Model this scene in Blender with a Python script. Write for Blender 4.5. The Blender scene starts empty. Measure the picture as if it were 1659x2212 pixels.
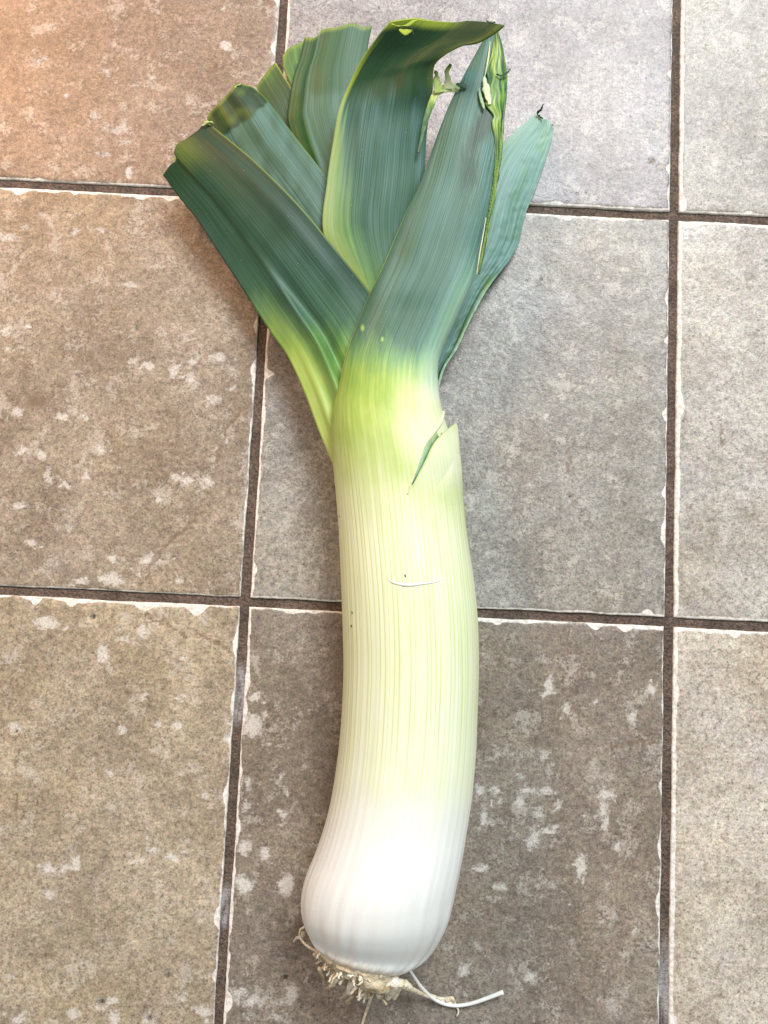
import bpy, math, random
import numpy as np
from mathutils import Vector, Matrix, Euler

rnd = random.Random(7)
NR = np.random.RandomState(11)
sc = bpy.context.scene
col = sc.collection
R = math.radians

# ------------------------------------------------------------------ camera
PW, PH, VF = 1659.0, 2212.0, 60.0          # photo measuring frame and vertical field of view
CAM_ROT = (R(6.14808), R(-0.44976), R(2.71604))
CAM_LOC = (0.0621735, -0.19968707, 0.41966909)
cd = bpy.data.cameras.new('camera'); cam = bpy.data.objects.new('camera', cd); col.objects.link(cam)
cam.location = CAM_LOC; cam.rotation_euler = CAM_ROT
cd.sensor_fit = 'VERTICAL'; cd.sensor_height = 24.0
cd.lens = 12.0 / math.tan(R(VF / 2)); cd.clip_start = 0.01; cd.clip_end = 50
sc.camera = cam

# ------------------------------------------------------------------ world, lamps, exposure
w = bpy.data.worlds.new('World'); sc.world = w; w.use_nodes = True
bg = w.node_tree.nodes['Background']; bg.inputs[0].default_value = (0.98, 1.0, 0.99, 1); bg.inputs[1].default_value = 0.36

def area(name, loc, target, sx, sy, power, color):
    ld = bpy.data.lights.new(name, 'AREA'); ld.shape = 'RECTANGLE'; ld.size = sx; ld.size_y = sy
    ld.energy = power; ld.color = color
    o = bpy.data.objects.new(name, ld); col.objects.link(o); o.location = loc
    o.rotation_euler = (Vector(target) - Vector(loc)).to_track_quat('-Z', 'Y').to_euler()
    return o
area('window_light', (0.66, 1.22, 1.85), (0.08, -0.15, 0), 0.85, 0.95, 58, (0.90, 0.95, 1.0))
area('warm_room_light', (-0.66, 0.66, 0.80), (-0.28, 0.10, 0), 0.30, 0.30, 1.35, (1.0, 0.50, 0.22)).data.spread = R(62)

sc.view_settings.view_transform = 'Standard'; sc.view_settings.look = 'None'
sc.view_settings.gamma = 1; sc.view_settings.use_curve_mapping = False
sc.view_settings.exposure = 0.24
sc.render.engine = 'CYCLES'
sc.cycles.max_bounces = 4; sc.cycles.diffuse_bounces = 2; sc.cycles.glossy_bounces = 2

# ------------------------------------------------------------------ helpers
_M = np.array(Euler(CAM_ROT, 'XYZ').to_matrix()); _C = np.array(CAM_LOC)
_F = PH / 2 / math.tan(R(VF / 2))
def at(px, py, z=0.0):
    """the point of the place at height z (metres) that the photo shows at px, py"""
    px, py, z = np.broadcast_arrays(np.asarray(px, float), np.asarray(py, float), np.asarray(z, float))
    d = np.stack([(px - PW / 2) / _F, -(py - PH / 2) / _F, -np.ones_like(px)], -1) @ _M.T
    t = (z - _C[2]) / d[..., 2]
    return _C + t[..., None] * d
def to_px(P):
    v = (np.asarray(P) - _C) @ _M
    return np.stack([PW / 2 + _F * v[..., 0] / -v[..., 2], PH / 2 - _F * v[..., 1] / -v[..., 2]], -1)

def spline(pts, n):
    """Catmull-Rom through pts, resampled to n points even in chord length"""
    P = np.array(pts, float)
    if len(P) == 2:
        t = np.linspace(0, 1, n)[:, None]; return P[0] * (1 - t) + P[1] * t
    seg = np.maximum(np.linalg.norm(np.diff(P[:, :2], axis=0), axis=1), 1e-6)
    s = np.concatenate([[0], np.cumsum(seg)])
    m = np.zeros_like(P)
    m[1:-1] = (P[2:] - P[:-2]) / (s[2:] - s[:-2])[:, None]
    m[0] = (P[1] - P[0]) / seg[0]; m[-1] = (P[-1] - P[-2]) / seg[-1]
    q = np.linspace(0, s[-1], n); i = np.clip(np.searchsorted(s, q, side='right') - 1, 0, len(seg) - 1)
    h = seg[i]; t = ((q - s[i]) / h)[:, None]; h = h[:, None]
    return ((2*t**3 - 3*t**2 + 1) * P[i] + (t**3 - 2*t**2 + t) * h * m[i]
            + (-2*t**3 + 3*t**2) * P[i+1] + (t**3 - t**2) * h * m[i+1])
def wob(n, amp, cells, rs):
    """smooth 1-D noise, n samples"""
    k = rs.uniform(-1, 1, cells + 3); x = np.linspace(0, cells, n); i = x.astype(int); f = x - i; f = f*f*(3-2*f)
    return amp * (k[i] * (1 - f) + k[i + 1] * f)
def noise2(x, y, rs_seed):
    """value noise on unit lattice"""
    tab = np.random.RandomState(abs(int(rs_seed))).uniform(-1, 1, (64, 64))
    xi = np.floor(x).astype(int); yi = np.floor(y).astype(int); fx = x - xi; fy = y - yi
    fx = fx*fx*(3-2*fx); fy = fy*fy*(3-2*fy)
    g = lambda a, b: tab[a % 64, b % 64]
    return (g(xi, yi)*(1-fx) + g(xi+1, yi)*fx)*(1-fy) + (g(xi, yi+1)*(1-fx) + g(xi+1, yi+1)*fx)*fy
def sstep(a, b, x):
    t = np.clip((x - a) / (b - a), 0, 1); return t*t*(3-2*t)

def mesh_obj(name, V, F, mat, parent=None, attrs=None, vecs=None, smooth=True):
    me = bpy.data.meshes.new(name); me.from_pydata(np.asarray(V).tolist(), [], [list(map(int, f)) for f in F])
    if smooth: me.polygons.foreach_set('use_smooth', [True] * len(me.polygons))
    for k, a in (attrs or {}).items():
        A = me.attributes.new(k, 'FLOAT', 'POINT'); A.data.foreach_set('value', np.asarray(a, np.float32).ravel())
    for k, a in (vecs or {}).items():
        A = me.attributes.new(k, 'FLOAT_VECTOR', 'POINT'); A.data.foreach_set('vector', np.asarray(a, np.float32).ravel())
    me.materials.append(mat); me.update()
    o = bpy.data.objects.new(name, me); col.objects.link(o)
    if parent: o.parent = parent
    return o
def grid_faces(nu, nv, close_v=False):
    i, j = np.meshgrid(np.arange(nu - 1), np.arange(nv if close_v else nv - 1), indexing='ij')
    j2 = (j + 1) % nv
    return np.stack([i*nv + j, i*nv + j2, (i+1)*nv + j2, (i+1)*nv + j], -1).reshape(-1, 4)

class NT:
    """little node-tree writer"""
    def __init__(s, name):
        s.m = bpy.data.materials.new(name); s.m.use_nodes = True; s.t = s.m.node_tree
        s.b = s.t.nodes['Principled BSDF']; s.out = s.t.nodes['Material Output']
    def n(s, typ, ins=None, **kw):
        nd = s.t.nodes.new(typ)
        for k, v in kw.items(): setattr(nd, k, v)
        for k, v in (ins or {}).items(): s.set(nd.inputs[k], v)
        return nd
    def set(s, sock, v):
        if isinstance(v, bpy.types.NodeSocket): s.t.links.new(v, sock)
        else: sock.default_value = v
    def math(s, op, a, b=0.0, c=0.0, clamp=False):
        return s.n('ShaderNodeMath', {0: a, 1: b, 2: c}, operation=op, use_clamp=clamp).outputs[0]
    def attr(s, name, out='Fac'): return s.n('ShaderNodeAttribute', attribute_name=name).outputs[out]
    def noise(s, vec, scale, detail=2, rough=0.5, dist=0.0):
        return s.n('ShaderNodeTexNoise', {'Vector': vec, 'Scale': scale, 'Detail': detail, 'Roughness': rough, 'Distortion': dist}).outputs['Fac']
    def map(s, v, a, b, c=0.0, d=1.0, smooth=True):
        return s.n('ShaderNodeMapRange', {0: v, 1: a, 2: b, 3: c, 4: d}, interpolation_type='SMOOTHSTEP' if smooth else 'LINEAR').outputs[0]
    def mix(s, f, a, b, blend='MIX'):
        nd = s.n('ShaderNodeMix', data_type='RGBA', blend_type=blend)
        s.set(nd.inputs[0], f); s.set(nd.inputs[6], a if isinstance(a, bpy.types.NodeSocket) else (*a, 1)); s.set(nd.inputs[7], b if isinstance(b, bpy.types.NodeSocket) else (*b, 1))
        return nd.outputs[2]
    def ramp(s, f, stops):
        nd = s.n('ShaderNodeValToRGB', {0: f}); e = nd.color_ramp.elements
        while len(e) < len(stops): e.new(0.5)
        for el, (p, c) in zip(e, stops): el.position = p; el.color = (*c, 1)
        return nd.outputs[0]
    def scale(s, vec, v):
        return s.n('ShaderNodeVectorMath', {0: vec, 1: v}, operation='MULTIPLY').outputs[0]
    def bump(s, h, strength, dist):
        return s.n('ShaderNodeBump', {'Height': h, 'Strength': strength, 'Distance': dist}).outputs[0]

# ------------------------------------------------------------------ floor materials
def make_tile_mat():
    t = NT('stone_tile')
    pos = t.n('ShaderNodeTexCoord').outputs['Object']
    ocol = t.n('ShaderNodeObjectInfo').outputs['Color']
    orand = t.n('ShaderNodeObjectInfo').outputs['Random']
    off = t.n('ShaderNodeCombineXYZ', {0: t.math('MULTIPLY', orand, 37.0), 1: t.math('MULTIPLY', orand, 91.0), 2: 0.0}).outputs[0]
    p = t.n('ShaderNodeVectorMath', {0: pos, 1: off}, operation='ADD').outputs[0]
    pale, stain, rim = t.attr('pale'), t.attr('stain'), t.attr('rim')
    grain = t.noise(p, 1050, 2, 0.7)
    grain2 = t.noise(p, 500, 3, 0.65)
    cloud = t.noise(p, 24, 5, 0.62, 0.6)
    cloud2 = t.noise(p, 80, 4, 0.68, 0.3)
    c = t.mix(t.map(cloud, 0.30, 0.68), (0.72, 0.69, 0.66), (1.07, 1.07, 1.07))
    c = t.mix(1.0, ocol, c, 'MULTIPLY')
    # hue drift: warm ochre, cool grey and dusky pink
    c = t.mix(t.map(t.noise(p, 14, 3, 0.5), 0.45, 0.7, 0, 0.40), c, t.mix(1.0, c, (1.06, 0.98, 0.80), 'MULTIPLY'))
    c = t.mix(t.map(t.noise(p, 33, 3, 0.6), 0.52, 0.68, 0, 0.5), c, t.mix(1.0, c, (0.96, 0.98, 1.08), 'MULTIPLY'))
    hn = t.n('ShaderNodeTexNoise', {'Vector': p, 'Scale': 330.0, 'Detail': 2.0}).outputs['Color']
    c = t.mix(0.09, c, t.mix(1.0, c, t.mix(1.0, hn, (2.0, 2.0, 2.0), 'MULTIPLY'), 'MULTIPLY'))
    c = t.mix(1.0, c, t.ramp(t.noise(p, 190, 4, 0.7), [(0.34, (0.76, 0.74, 0.72)), (0.5, (1.0, 1.0, 1.0)), (0.66, (1.22, 1.21, 1.19))]), 'MULTIPLY')
    # speckle
    sp = t.math('ADD', t.math('MULTIPLY', grain, 0.5), t.math('MULTIPLY', grain2, 0.5))
    c = t.mix(1.0, c, t.ramp(sp, [(0.33, (0.42, 0.39, 0.36)), (0.43, (0.79, 0.77, 0.74)), (0.51, (1.02, 1.02, 1.02)), (0.62, (1.40, 1.39, 1.36))]), 'MULTIPLY')
    grit = t.n('ShaderNodeTexVoronoi', {'Vector': p, 'Scale': 620.0, 'Randomness': 1.0}).outputs['Distance']
    c = t.mix(t.math('MULTIPLY', t.map(grit, 0.16, 0.30, 1, 0), t.map(grain2, 0.40, 0.58, 0.65, 0.05)), c, (0.11, 0.095, 0.08))
    # mottled pale flecks everywhere
    fl = t.map(t.math('ADD', cloud2, t.math('MULTIPLY', sp, 0.45)), 0.76, 0.90)
    c = t.mix(t.math('MULTIPLY', fl, 0.38), c, (0.60, 0.56, 0.50))
    # dark pin pits
    vor = t.n('ShaderNodeTexVoronoi', {'Vector': p, 'Scale': 150.0, 'Randomness': 1.0}).outputs['Distance']
    pit = t.math('MULTIPLY', t.map(vor, 0.09, 0.13, 1, 0), t.map(t.noise(p, 40, 2), 0.52, 0.66))
    c = t.mix(t.math('MULTIPLY', pit, 0.55), c, (0.10, 0.08, 0.06))
    # worn pale blotches with ragged outlines
    rag = t.math('ADD', t.math('MULTIPLY', t.math('SUBTRACT', t.noise(p, 620, 4, 0.75), 0.5), 1.5), t.math('MULTIPLY', t.math('SUBTRACT', cloud2, 0.5), 0.5))
    pm = t.map(t.math('ADD', pale, rag), 0.30, 0.82)
    paleC = t.mix(t.map(grain, 0.3, 0.6), (0.50, 0.47, 0.42), (0.72, 0.69, 0.63))
    c = t.mix(t.math('MULTIPLY', pm, 0.68), c, paleC)
    sm = t.map(t.math('ADD', stain, t.math('MULTIPLY', rag, 0.6)), 0.22, 0.80)
    c = t.mix(t.math('MULTIPLY', sm, 0.72), c, (0.17, 0.12, 0.07))
    # bare clay body along chipped edges
    rm = t.map(t.math('ADD', rim, t.math('MULTIPLY', t.math('SUBTRACT', t.noise(p, 700, 3, 0.7), 0.5), 0.0008)), -0.00022, 0.00022, 1, 0)
    rimC = t.mix(t.map(grain2, 0.35, 0.62), (0.60, 0.56, 0.49), (0.86, 0.83, 0.77))
    c = t.mix(t.math('MULTIPLY', rm, 0.92), c, rimC)
    # dirt on the flank
    dm = t.map(t.attr('flank'), 0.35, 0.8)
    c = t.mix(t.math('MULTIPLY', dm, 0.8), c, (0.13, 0.10, 0.075))
    t.set(t.b.inputs['Base Color'], c)
    t.set(t.b.inputs['Roughness'], t.map(t.math('ADD', pm, rm), 0, 1, 0.40, 0.66))
    t.set(t.b.inputs['Specular IOR Level'], 0.5)
    hgt = t.math('SUBTRACT', t.math('ADD', t.math('MULTIPLY', sp, 0.6), t.math('MULTIPLY', cloud2, 0.9)), t.math('MULTIPLY', pm, 0.35))
    t.set(t.b.inputs['Normal'], t.bump(t.math('SUBTRACT', hgt, pit), 0.55, 0.0006))
    return t.m
def make_grout_mat():
    t = NT('brown_grout')
    p = t.n('ShaderNodeTexCoord').outputs['Object']
    n1 = t.noise(p, 60, 4, 0.6); n2 = t.noise(p, 700, 3, 0.7)
    c = t.mix(t.map(n1, 0.35, 0.65), (0.085, 0.058, 0.042), (0.155, 0.110, 0.082))
    c = t.mix(t.map(n2, 0.36, 0.62), t.mix(1.0, c, (0.5, 0.5, 0.5), 'MULTIPLY'), t.mix(1.0, c, (1.25, 1.22, 1.2), 'MULTIPLY'))
    sx = t.n('ShaderNodeSeparateXYZ', {0: p})
    def smear(px, py, rx, ry):
        P = at(px, py, -0.001)
        dx = t.math('DIVIDE', t.math('SUBTRACT', sx.outputs[0], float(P[0])), rx); dy = t.math('DIVIDE', t.math('SUBTRACT', sx.outputs[1], float(P[1])), ry)
        return t.map(t.math('SQRT', t.math('ADD', t.math('MULTIPLY', dx, dx), t.math('MULTIPLY', dy, dy))), 0.5, 1.0, 1, 0)
    m = t.math('MAXIMUM', smear(517, 1500, 0.006, 0.017), smear(1437, 2130, 0.006, 0.024))
    m = t.math('MAXIMUM', m, smear(490, 1960, 0.006, 0.012))
    m = t.math('MULTIPLY', m, t.map(t.noise(t.scale(p, (1.0, 0.25, 1.0)), 420, 3, 0.6), 0.20, 0.70))
    c = t.mix(t.math('MULTIPLY', m, 0.75), c, (0.46, 0.45, 0.45))
    t.set(t.b.inputs['Base Color'], c); t.set(t.b.inputs['Roughness'], 0.62)
    t.set(t.b.inputs['Normal'], t.bump(t.math('ADD', n2, n1), 1.0, 0.0016))
    return t.m
TILE, GROUT = make_tile_mat(), make_grout_mat()

# ------------------------------------------------------------------ floor: grout bed and one object per tile
P = 0.2
gn = 60
gx, gy = np.meshgrid(np.linspace(-0.62, 0.82, gn), np.linspace(-0.82, 0.62, gn), indexing='ij')
floor = mesh_obj('floor', np.stack([gx, gy, np.full_like(gx, -0.0017)], -1).reshape(-1, 3), grid_faces(gn, gn)[:, ::-1], GROUT)
floor['kind'] = 'structure'; floor['label'] = 'worn stone-look square floor tiles with brown recessed grout'
# check face direction upward
floor.data.flip_normals() if floor.data.polygons[0].normal.z < 0 else None

# worn pale blotches (photo x, y, half-width, half-height[, weight]) and brown stains
PALE = [(476,770,15,9),(413,784,9,9),(376,804,13,12),(414,816,11,15),(502,838,9,8),(462,862,21,12),(288,780,11,8),(320,790,10,8),(290,711,6,6),
(410,736,9,6),(8,714,13,9),(36,892,15,13),(136,900,16,8),(182,900,9,7),(218,972,14,10),(103,1030,8,24),(186,1026,7,13),(140,1048,16,6),
(384,1028,16,9),(406,1040,12,6),(450,1040,12,12),(470,972,7,7),(484,952,6,9),(344,1076,7,6),(44,1094,22,8),(150,1142,12,10),(68,1174,11,9),(324,1210,25,11),
(240,1206,7,6),(240,1252,27,12),(176,1252,17,7),(386,1254,9,7),(48,972,12,8),(88,985,9,9),(15,752,10,8),(62,704,9,6),
(102,1343,23,13),(200,1331,13,12),(264,1381,16,9),(312,1363,17,19),(224,1411,12,20),(394,1425,7,6),(388,1507,9,9),(314,1503,6,5),(34,1573,17,11),
(266,1575,11,10),(344,1563,8,9),(382,1569,10,8),(444,1717,8,7),(236,1671,12,9,.7),(224,1630,9,18,.6),(104,1875,15,9),(164,1867,12,14),(138,1880,9,9,.8),(106,1929,12,10),
(320,1807,10,9),(372,1851,15,9),(330,1838,22,6,.7),(300,1859,22,9,.7),(250,1735,5,14,.7),(386,1705,5,16,.6),(216,2171,16,15),(246,2161,14,6),(160,2189,14,10),(320,2199,14,13),
(396,2151,15,12),(440,2183,14,12),(246,2203,9,12),(20,2112,12,8),(44,2200,16,9),(180,1790,14,9,.6),(240,1820,18,9,.6),(30,1790,26,22,.55),
(550,1507,8,9),(542,1567,23,24),(494,1560,9,14),(494,1598,9,12),(616,1713,9,9),(610,1759,10,10),(605,1680,5,12,.8),(570,1843,9,9),(618,1910,14,24),(528,1912,17,22),(526,1828,14,15),
(528,1690,10,14),(530,1740,9,14),(632,2147,15,19),(612,2166,24,9),(512,2148,25,18),(546,2163,20,12),(600,2197,28,12,.8),(540,2200,22,12,.8),(580,1970,18,18,.5),
(1407,1490,9,9),(1367,1552,11,23),(1187,1478,10,18),(1180,1498,14,7),(1225,1532,7,16),(1288,1514,6,8),(1123,1676,9,8),(1175,1628,13,15,.75),(1311,1716,20,12),(1303,1745,9,14),
(1307,1776,8,22),(1290,1765,16,8,.8),(1179,1706,18,8),(1138,1704,14,6),(1187,1794,19,8),(1151,1812,17,22),(1203,1740,8,14),(1160,1760,18,18,.6),(1335,1828,11,10),(1255,1868,11,24),(1290,1850,20,16,.6),
(1041,1874,17,8),(1081,1914,15,8),(1231,1950,7,7),(1371,2010,8,6),(1047,1768,11,18),(1084,1736,8,6),(1122,1730,12,8,.8),(1147,2112,16,14,.8),(1003,2096,13,11),(1315,1916,24,22,.6),
(1040,1705,10,9),(1070,1708,8,8),(1095,1812,14,9,.6),(1400,1830,20,16,.55),
(1331,720,24,20,.6),(1107,690,9,7),(1089,794,9,8),(1215,856,20,6,.75),(1245,842,18,6,.75),(1278,822,20,7,.8),(1323,824,9,13),(1183,904,9,15,.8),(1227,1052,28,26,.55),(1211,812,7,6),
(1026,818,7,6),(1281,523,21,19),(1352,580,16,8),(1309,600,11,9),(1380,625,9,9),(1260,618,22,7,.8),(1405,582,8,8),(1420,735,12,26,.6),(1150,1045,14,8,.5),
(683,1234,7,6),(612,1128,9,7,.8),(640,1080,9,9,.6),(600,920,8,10,.7),
(196,146,9,6),(232,156,12,10),(88,130,30,5,.8),(142,206,7,7),(484,20,7,8),(490,98,11,10),(328,166,14,4),(252,280,24,8,.85),(290,186,22,5,.8),(280,372,9,9),(204,250,10,9,.8),(268,305,24,10,.8),
(210,328,14,8,.8),(66,102,12,6,.7),(300,210,18,9,.6),(230,335,10,9,.7),(400,290,16,8,.6),
(88,466,9,8),(162,498,9,9),(56,490,9,8),(16,514,22,9),(216,498,26,5,.8),(284,614,16,7),(80,640,14,14,.6),(280,530,18,10,.5),
(1538,14,18,6),(1525,100,14,22,.6),(1618,100,16,5,.8),(1570,269,12,9),(1540,285,14,7,.7),(1652,174,11,11),(1425,270,8,8),(1427,362,8,9),(1568,397,10,5),(1620,60,10,5,.7),
(1560,1160,14,30,.55),(1600,1075,10,10,.6),(1570,1000,12,6,.5),(1592,1060,9,24,.5),(1640,1240,14,12,.5),(1580,1310,9,16,.6),(1595,1640,14,14,.5),(1632,1510,14,12,.5),(1550,1580,12,10,.5)]
STAIN = [(80,868,22,17,.9),(494,1060,4,9),(174,1076,4,5),(40,1622,4,14),(36,1650,4,8),(36,1720,4,8),(33,1745,5,14),(110,2040,12,16,.5),(30,180,22,26,.35),(20,10,30,20,.35),
(1512,605,8,7,.8),(1626,600,11,10,.9),(1618,625,8,6,.8),(1492,1094,6,6),(1620,1114,5,5,.9),(1514,1325,5,5,.8),(1646,1245,6,5,.8),(1400,1826,14,10,.55),(1238,1080,9,6,.7),
(1270,1560,40,14,.45),(1180,1612,36,12,.45),(1216,1770,28,12,.45),(640,1480,22,50,.3),(1545,2155,30,8,.6),(1490,2140,12,6,.6)]
CRACK = [[(540,872),(492,924),(478,960),(470,1000)],[(436,1104),(400,1144),(362,1172),(338,1200),(308,1262)],[(312,1327),(352,1345),(400,1371)],[(430,1376),(470,1392),(500,1403)],
[(1141,830),(1165,837)],[(1225,940),(1230,1020)],[(80,512),(50,545),(10,590)],[(1404,1602),(1360,1603),(1300,1612)],[(1555,900),(1560,960)]]
PITS = [(294,711,3),(201,1333,6),(218,2168,8),(322,2202,6),(616,2114,7),(362,2109,5),(641,2099,2.5),(1407,349,4),(34,1581,3),(1231,1074,4),(1320,1824,2.5)]
def world_marks(L): return [(at(m[0], m[1]), m[2] * 0.000223, m[3] * 0.000223, m[4] if len(m) > 4 else 1.0) for m in L]
_mr = random.Random(3)
PALE = [(m[0], m[1], m[2], m[3], (m[4] if len(m) > 4 else 1.0) * _mr.uniform(0.62, 1.0)) for m in PALE]
for m in list(PALE):                       # small flakes broken off around each worn patch
    for _ in range(3):
        a_, d_ = _mr.uniform(0, 2 * math.pi), _mr.uniform(1.2, 2.6); k_ = _mr.uniform(0.15, 0.42)
        PALE.append((m[0] + math.cos(a_) * m[2] * d_, m[1] + math.sin(a_) * m[3] * d_, m[2] * k_, m[3] * k_, m[4] * _mr.uniform(0.6, 1.0)))
WP, WS = world_marks(PALE), world_marks(STAIN)
WC = [[at(a, b)[:2] for a, b in c] for c in CRACK]
WPIT = [(at(a, b)[:2], r * 0.000223) for a, b, r in PITS]

def edge_fn(rs, mean, amp, scallop):
    """width of the bare clay border along one edge, as a function of 0..1"""
    n = 400
    wv = mean + wob(n, amp, 26, rs) + wob(n, amp * 0.6, 70, rs)
    for k in range(scallop):
        c, r_, a = rs.uniform(0, 1), rs.uniform(0.008, 0.030), rs.uniform(0.0005, 0.0024)
        x = np.linspace(0, 1, n); wv = np.maximum(wv, wv + a * np.clip(1 - ((x - c) / r_)**2, 0, 1))
    return np.maximum(wv, 0.00025), wob(n, 0.00022, 16, rs) + wob(n, 0.00013, 90, rs)

def make_tile(ci, ri, color, fine=True):
    rs = np.random.RandomState(5000 + ci * 17 + ri * 131)
    gap = 0.0021
    x0, x1, y0, y1 = ci*P + gap, (ci+1)*P - gap, ri*P + gap, (ri+1)*P - gap
    Lx, Ly = x1 - x0, y1 - y0
    if fine:
        e = np.concatenate([[0], np.linspace(0.00018, 0.0066, 24)]); m = np.linspace(0.0066, Lx - 0.0066, 158)[1:-1]
    else:
        e = np.concatenate([[0], np.linspace(0.0004, 0.005, 7)]); m = np.linspace(0.005, Lx - 0.005, 40)[1:-1]
    s = np.concatenate([e, m, (Lx - e)[::-1]]); n = len(s)
    X, Y = np.meshgrid(s, s, indexing='ij')
    lw = (0.0021, 0.0003, 2) if ci == 1 else (0.0012, 0.0006, 4)
    edges = {'l': edge_fn(rs, *lw), 'r': edge_fn(rs, 0.0006, 0.0004, 6), 't': edge_fn(rs, 0.0012, 0.0007, 9), 'b': edge_fn(rs, rs.uniform(0.0006, 0.0016), 0.0003, 2)}
    xs = np.linspace(0, 1, 400)
    def ev(k, q, i): return np.interp(q / Lx, xs, edges[k][i])
    dl, dr, db, dt = X, Lx - X, Y, Ly - Y
    # ragged outline: shift points near an edge
    fal = lambda d: np.exp(-d / 0.003)
    Xs = X + ev('l', Y, 1) * fal(dl) - ev('r', Y, 1) * fal(dr)
    Ys = Y + ev('b', X, 1) * fal(db) - ev('t', X, 1) * fal(dt)
    rim = np.minimum.reduce([dl - ev('l', Y, 0), dr - ev('r', Y, 0), db - ev('b', X, 0), dt - ev('t', X, 0)])
    dmin = np.minimum.reduce([dl, dr, db, dt])
    z = -0.00045 * np.exp(-dmin / 0.0009) - 0.00016 * sstep(0.0003, -0.0003, rim) - 0.0004 * np.exp(-dmin / 0.00025)
    z += 0.00012 * noise2(X * 45, Y * 45, 5 + ci * 3 + ri) + 0.00008 * noise2(X * 160, Y * 160, 9 + ci + ri)
    wx, wy = Xs + x0, Ys + y0
    pale = np.zeros_like(X); stain = np.zeros_like(X)
    if fine:
        wx2 = wx + 0.0013 * noise2(wx * 380, wy * 380, 21) + 0.0008 * noise2(wx * 800, wy * 800, 23); wy2 = wy + 0.0013 * noise2(wx * 380 + 9, wy * 380 + 5, 22) + 0.0008 * noise2(wx * 800, wy * 800, 24)
        for c, rx, ry, a in WP:
            d = np.sqrt(((wx2 - c[0]) / rx)**2 + ((wy2 - c[1]) / ry)**2)
            pale = np.maximum(pale, a * np.clip(1.28 - 0.70 * d, 0, 1))
        for c, rx, ry, a in WS:
            d = np.sqrt(((wx2 - c[0]) / rx)**2 + ((wy2 - c[1]) / ry)**2)
            stain = np.maximum(stain, a * np.clip(1.2 - 0.75 * d, 0, 1))
        for pl in WC:
            for a, b in zip(pl[:-1], pl[1:]):
                ab = b - a; tt = np.clip(((wx2 - a[0]) * ab[0] + (wy2 - a[1]) * ab[1]) / (ab @ ab), 0, 1)
                d = np.hypot(wx2 - a[0] - tt * ab[0], wy2 - a[1] - tt * ab[1])
                stain = np.maximum(stain, 0.95 * np.clip(1.2 - d / 0.0011, 0, 1)); z -= 0.00015 * np.exp(-(d / 0.0006)**2)
        for c, r_ in WPIT:
            d = np.hypot(wx - c[0], wy - c[1]); z -= 0.0022 * np.exp(-(d / r_)**4); stain = np.maximum(stain, 1.4 * np.clip(1.3 - d / r_, 0, 1))
    else:
        for k in range(30):
            c = (rs.uniform(x0, x1), rs.uniform(y0, y1)); rr = rs.uniform(0.002, 0.005)
            pale = np.maximum(pale, rs.uniform(.6, 1) * np.clip(1.25 - 0.72 * np.hypot(wx - c[0], (wy - c[1]) * rs.uniform(.6, 1.6)) / rr, 0, 1))
    flank = np.zeros_like(X)
    # flank: outermost ring drops below the grout
    brd = np.zeros_like(X, bool); brd[0, :] = brd[-1, :] = brd[:, 0] = brd[:, -1] = True
    z[brd] = -0.0045; flank[brd] = 1.0
    cx, cy = (x0 + x1) / 2, (y0 + y1) / 2
    V = np.stack([wx - cx, wy - cy, z], -1).reshape(-1, 3)
    o = mesh_obj('tile', V, grid_faces(n, n), TILE, floor, {'pale': pale, 'stain': stain, 'rim': rim, 'flank': flank})
    if o.data.polygons[n * n // 2].normal.z < 0: o.data.flip_normals()
    o.location = (cx, cy, rs.uniform(-0.0002, 0.0001)); o.rotation_euler = (R(rs.uniform(-.05, .05)), R(rs.uniform(-.05, .05)), R(rs.uniform(-.08, .08)))
    o.color = (*color, 1)
    return o
TC = {(-1, 0): (0.262, 0.200, 0.152), (0, 0): (0.310, 0.295, 0.298), (1, 0): (0.325, 0.302, 0.262),  # tile tones; orange and lavender light also tinted into the first two
      (-1, -1): (0.305, 0.256, 0.195), (0, -1): (0.292, 0.282, 0.258), (1, -1): (0.43, 0.41, 0.37),
      (-1, -2): (0.375, 0.32, 0.235), (0, -2): (0.238, 0.205, 0.168), (1, -2): (0.51, 0.465, 0.395)}
for ci in (-1, 0, 1):
    for ri in (0, -1, -2): make_tile(ci, ri, TC[ci, ri])
for ci in range(-3, 4):
    for ri in range(-4, 3):
        if (ci, ri) not in TC:
            k = rnd.uniform(0.85, 1.1); make_tile(ci, ri, (0.36 * k, 0.32 * k, 0.27 * k), False)

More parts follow.
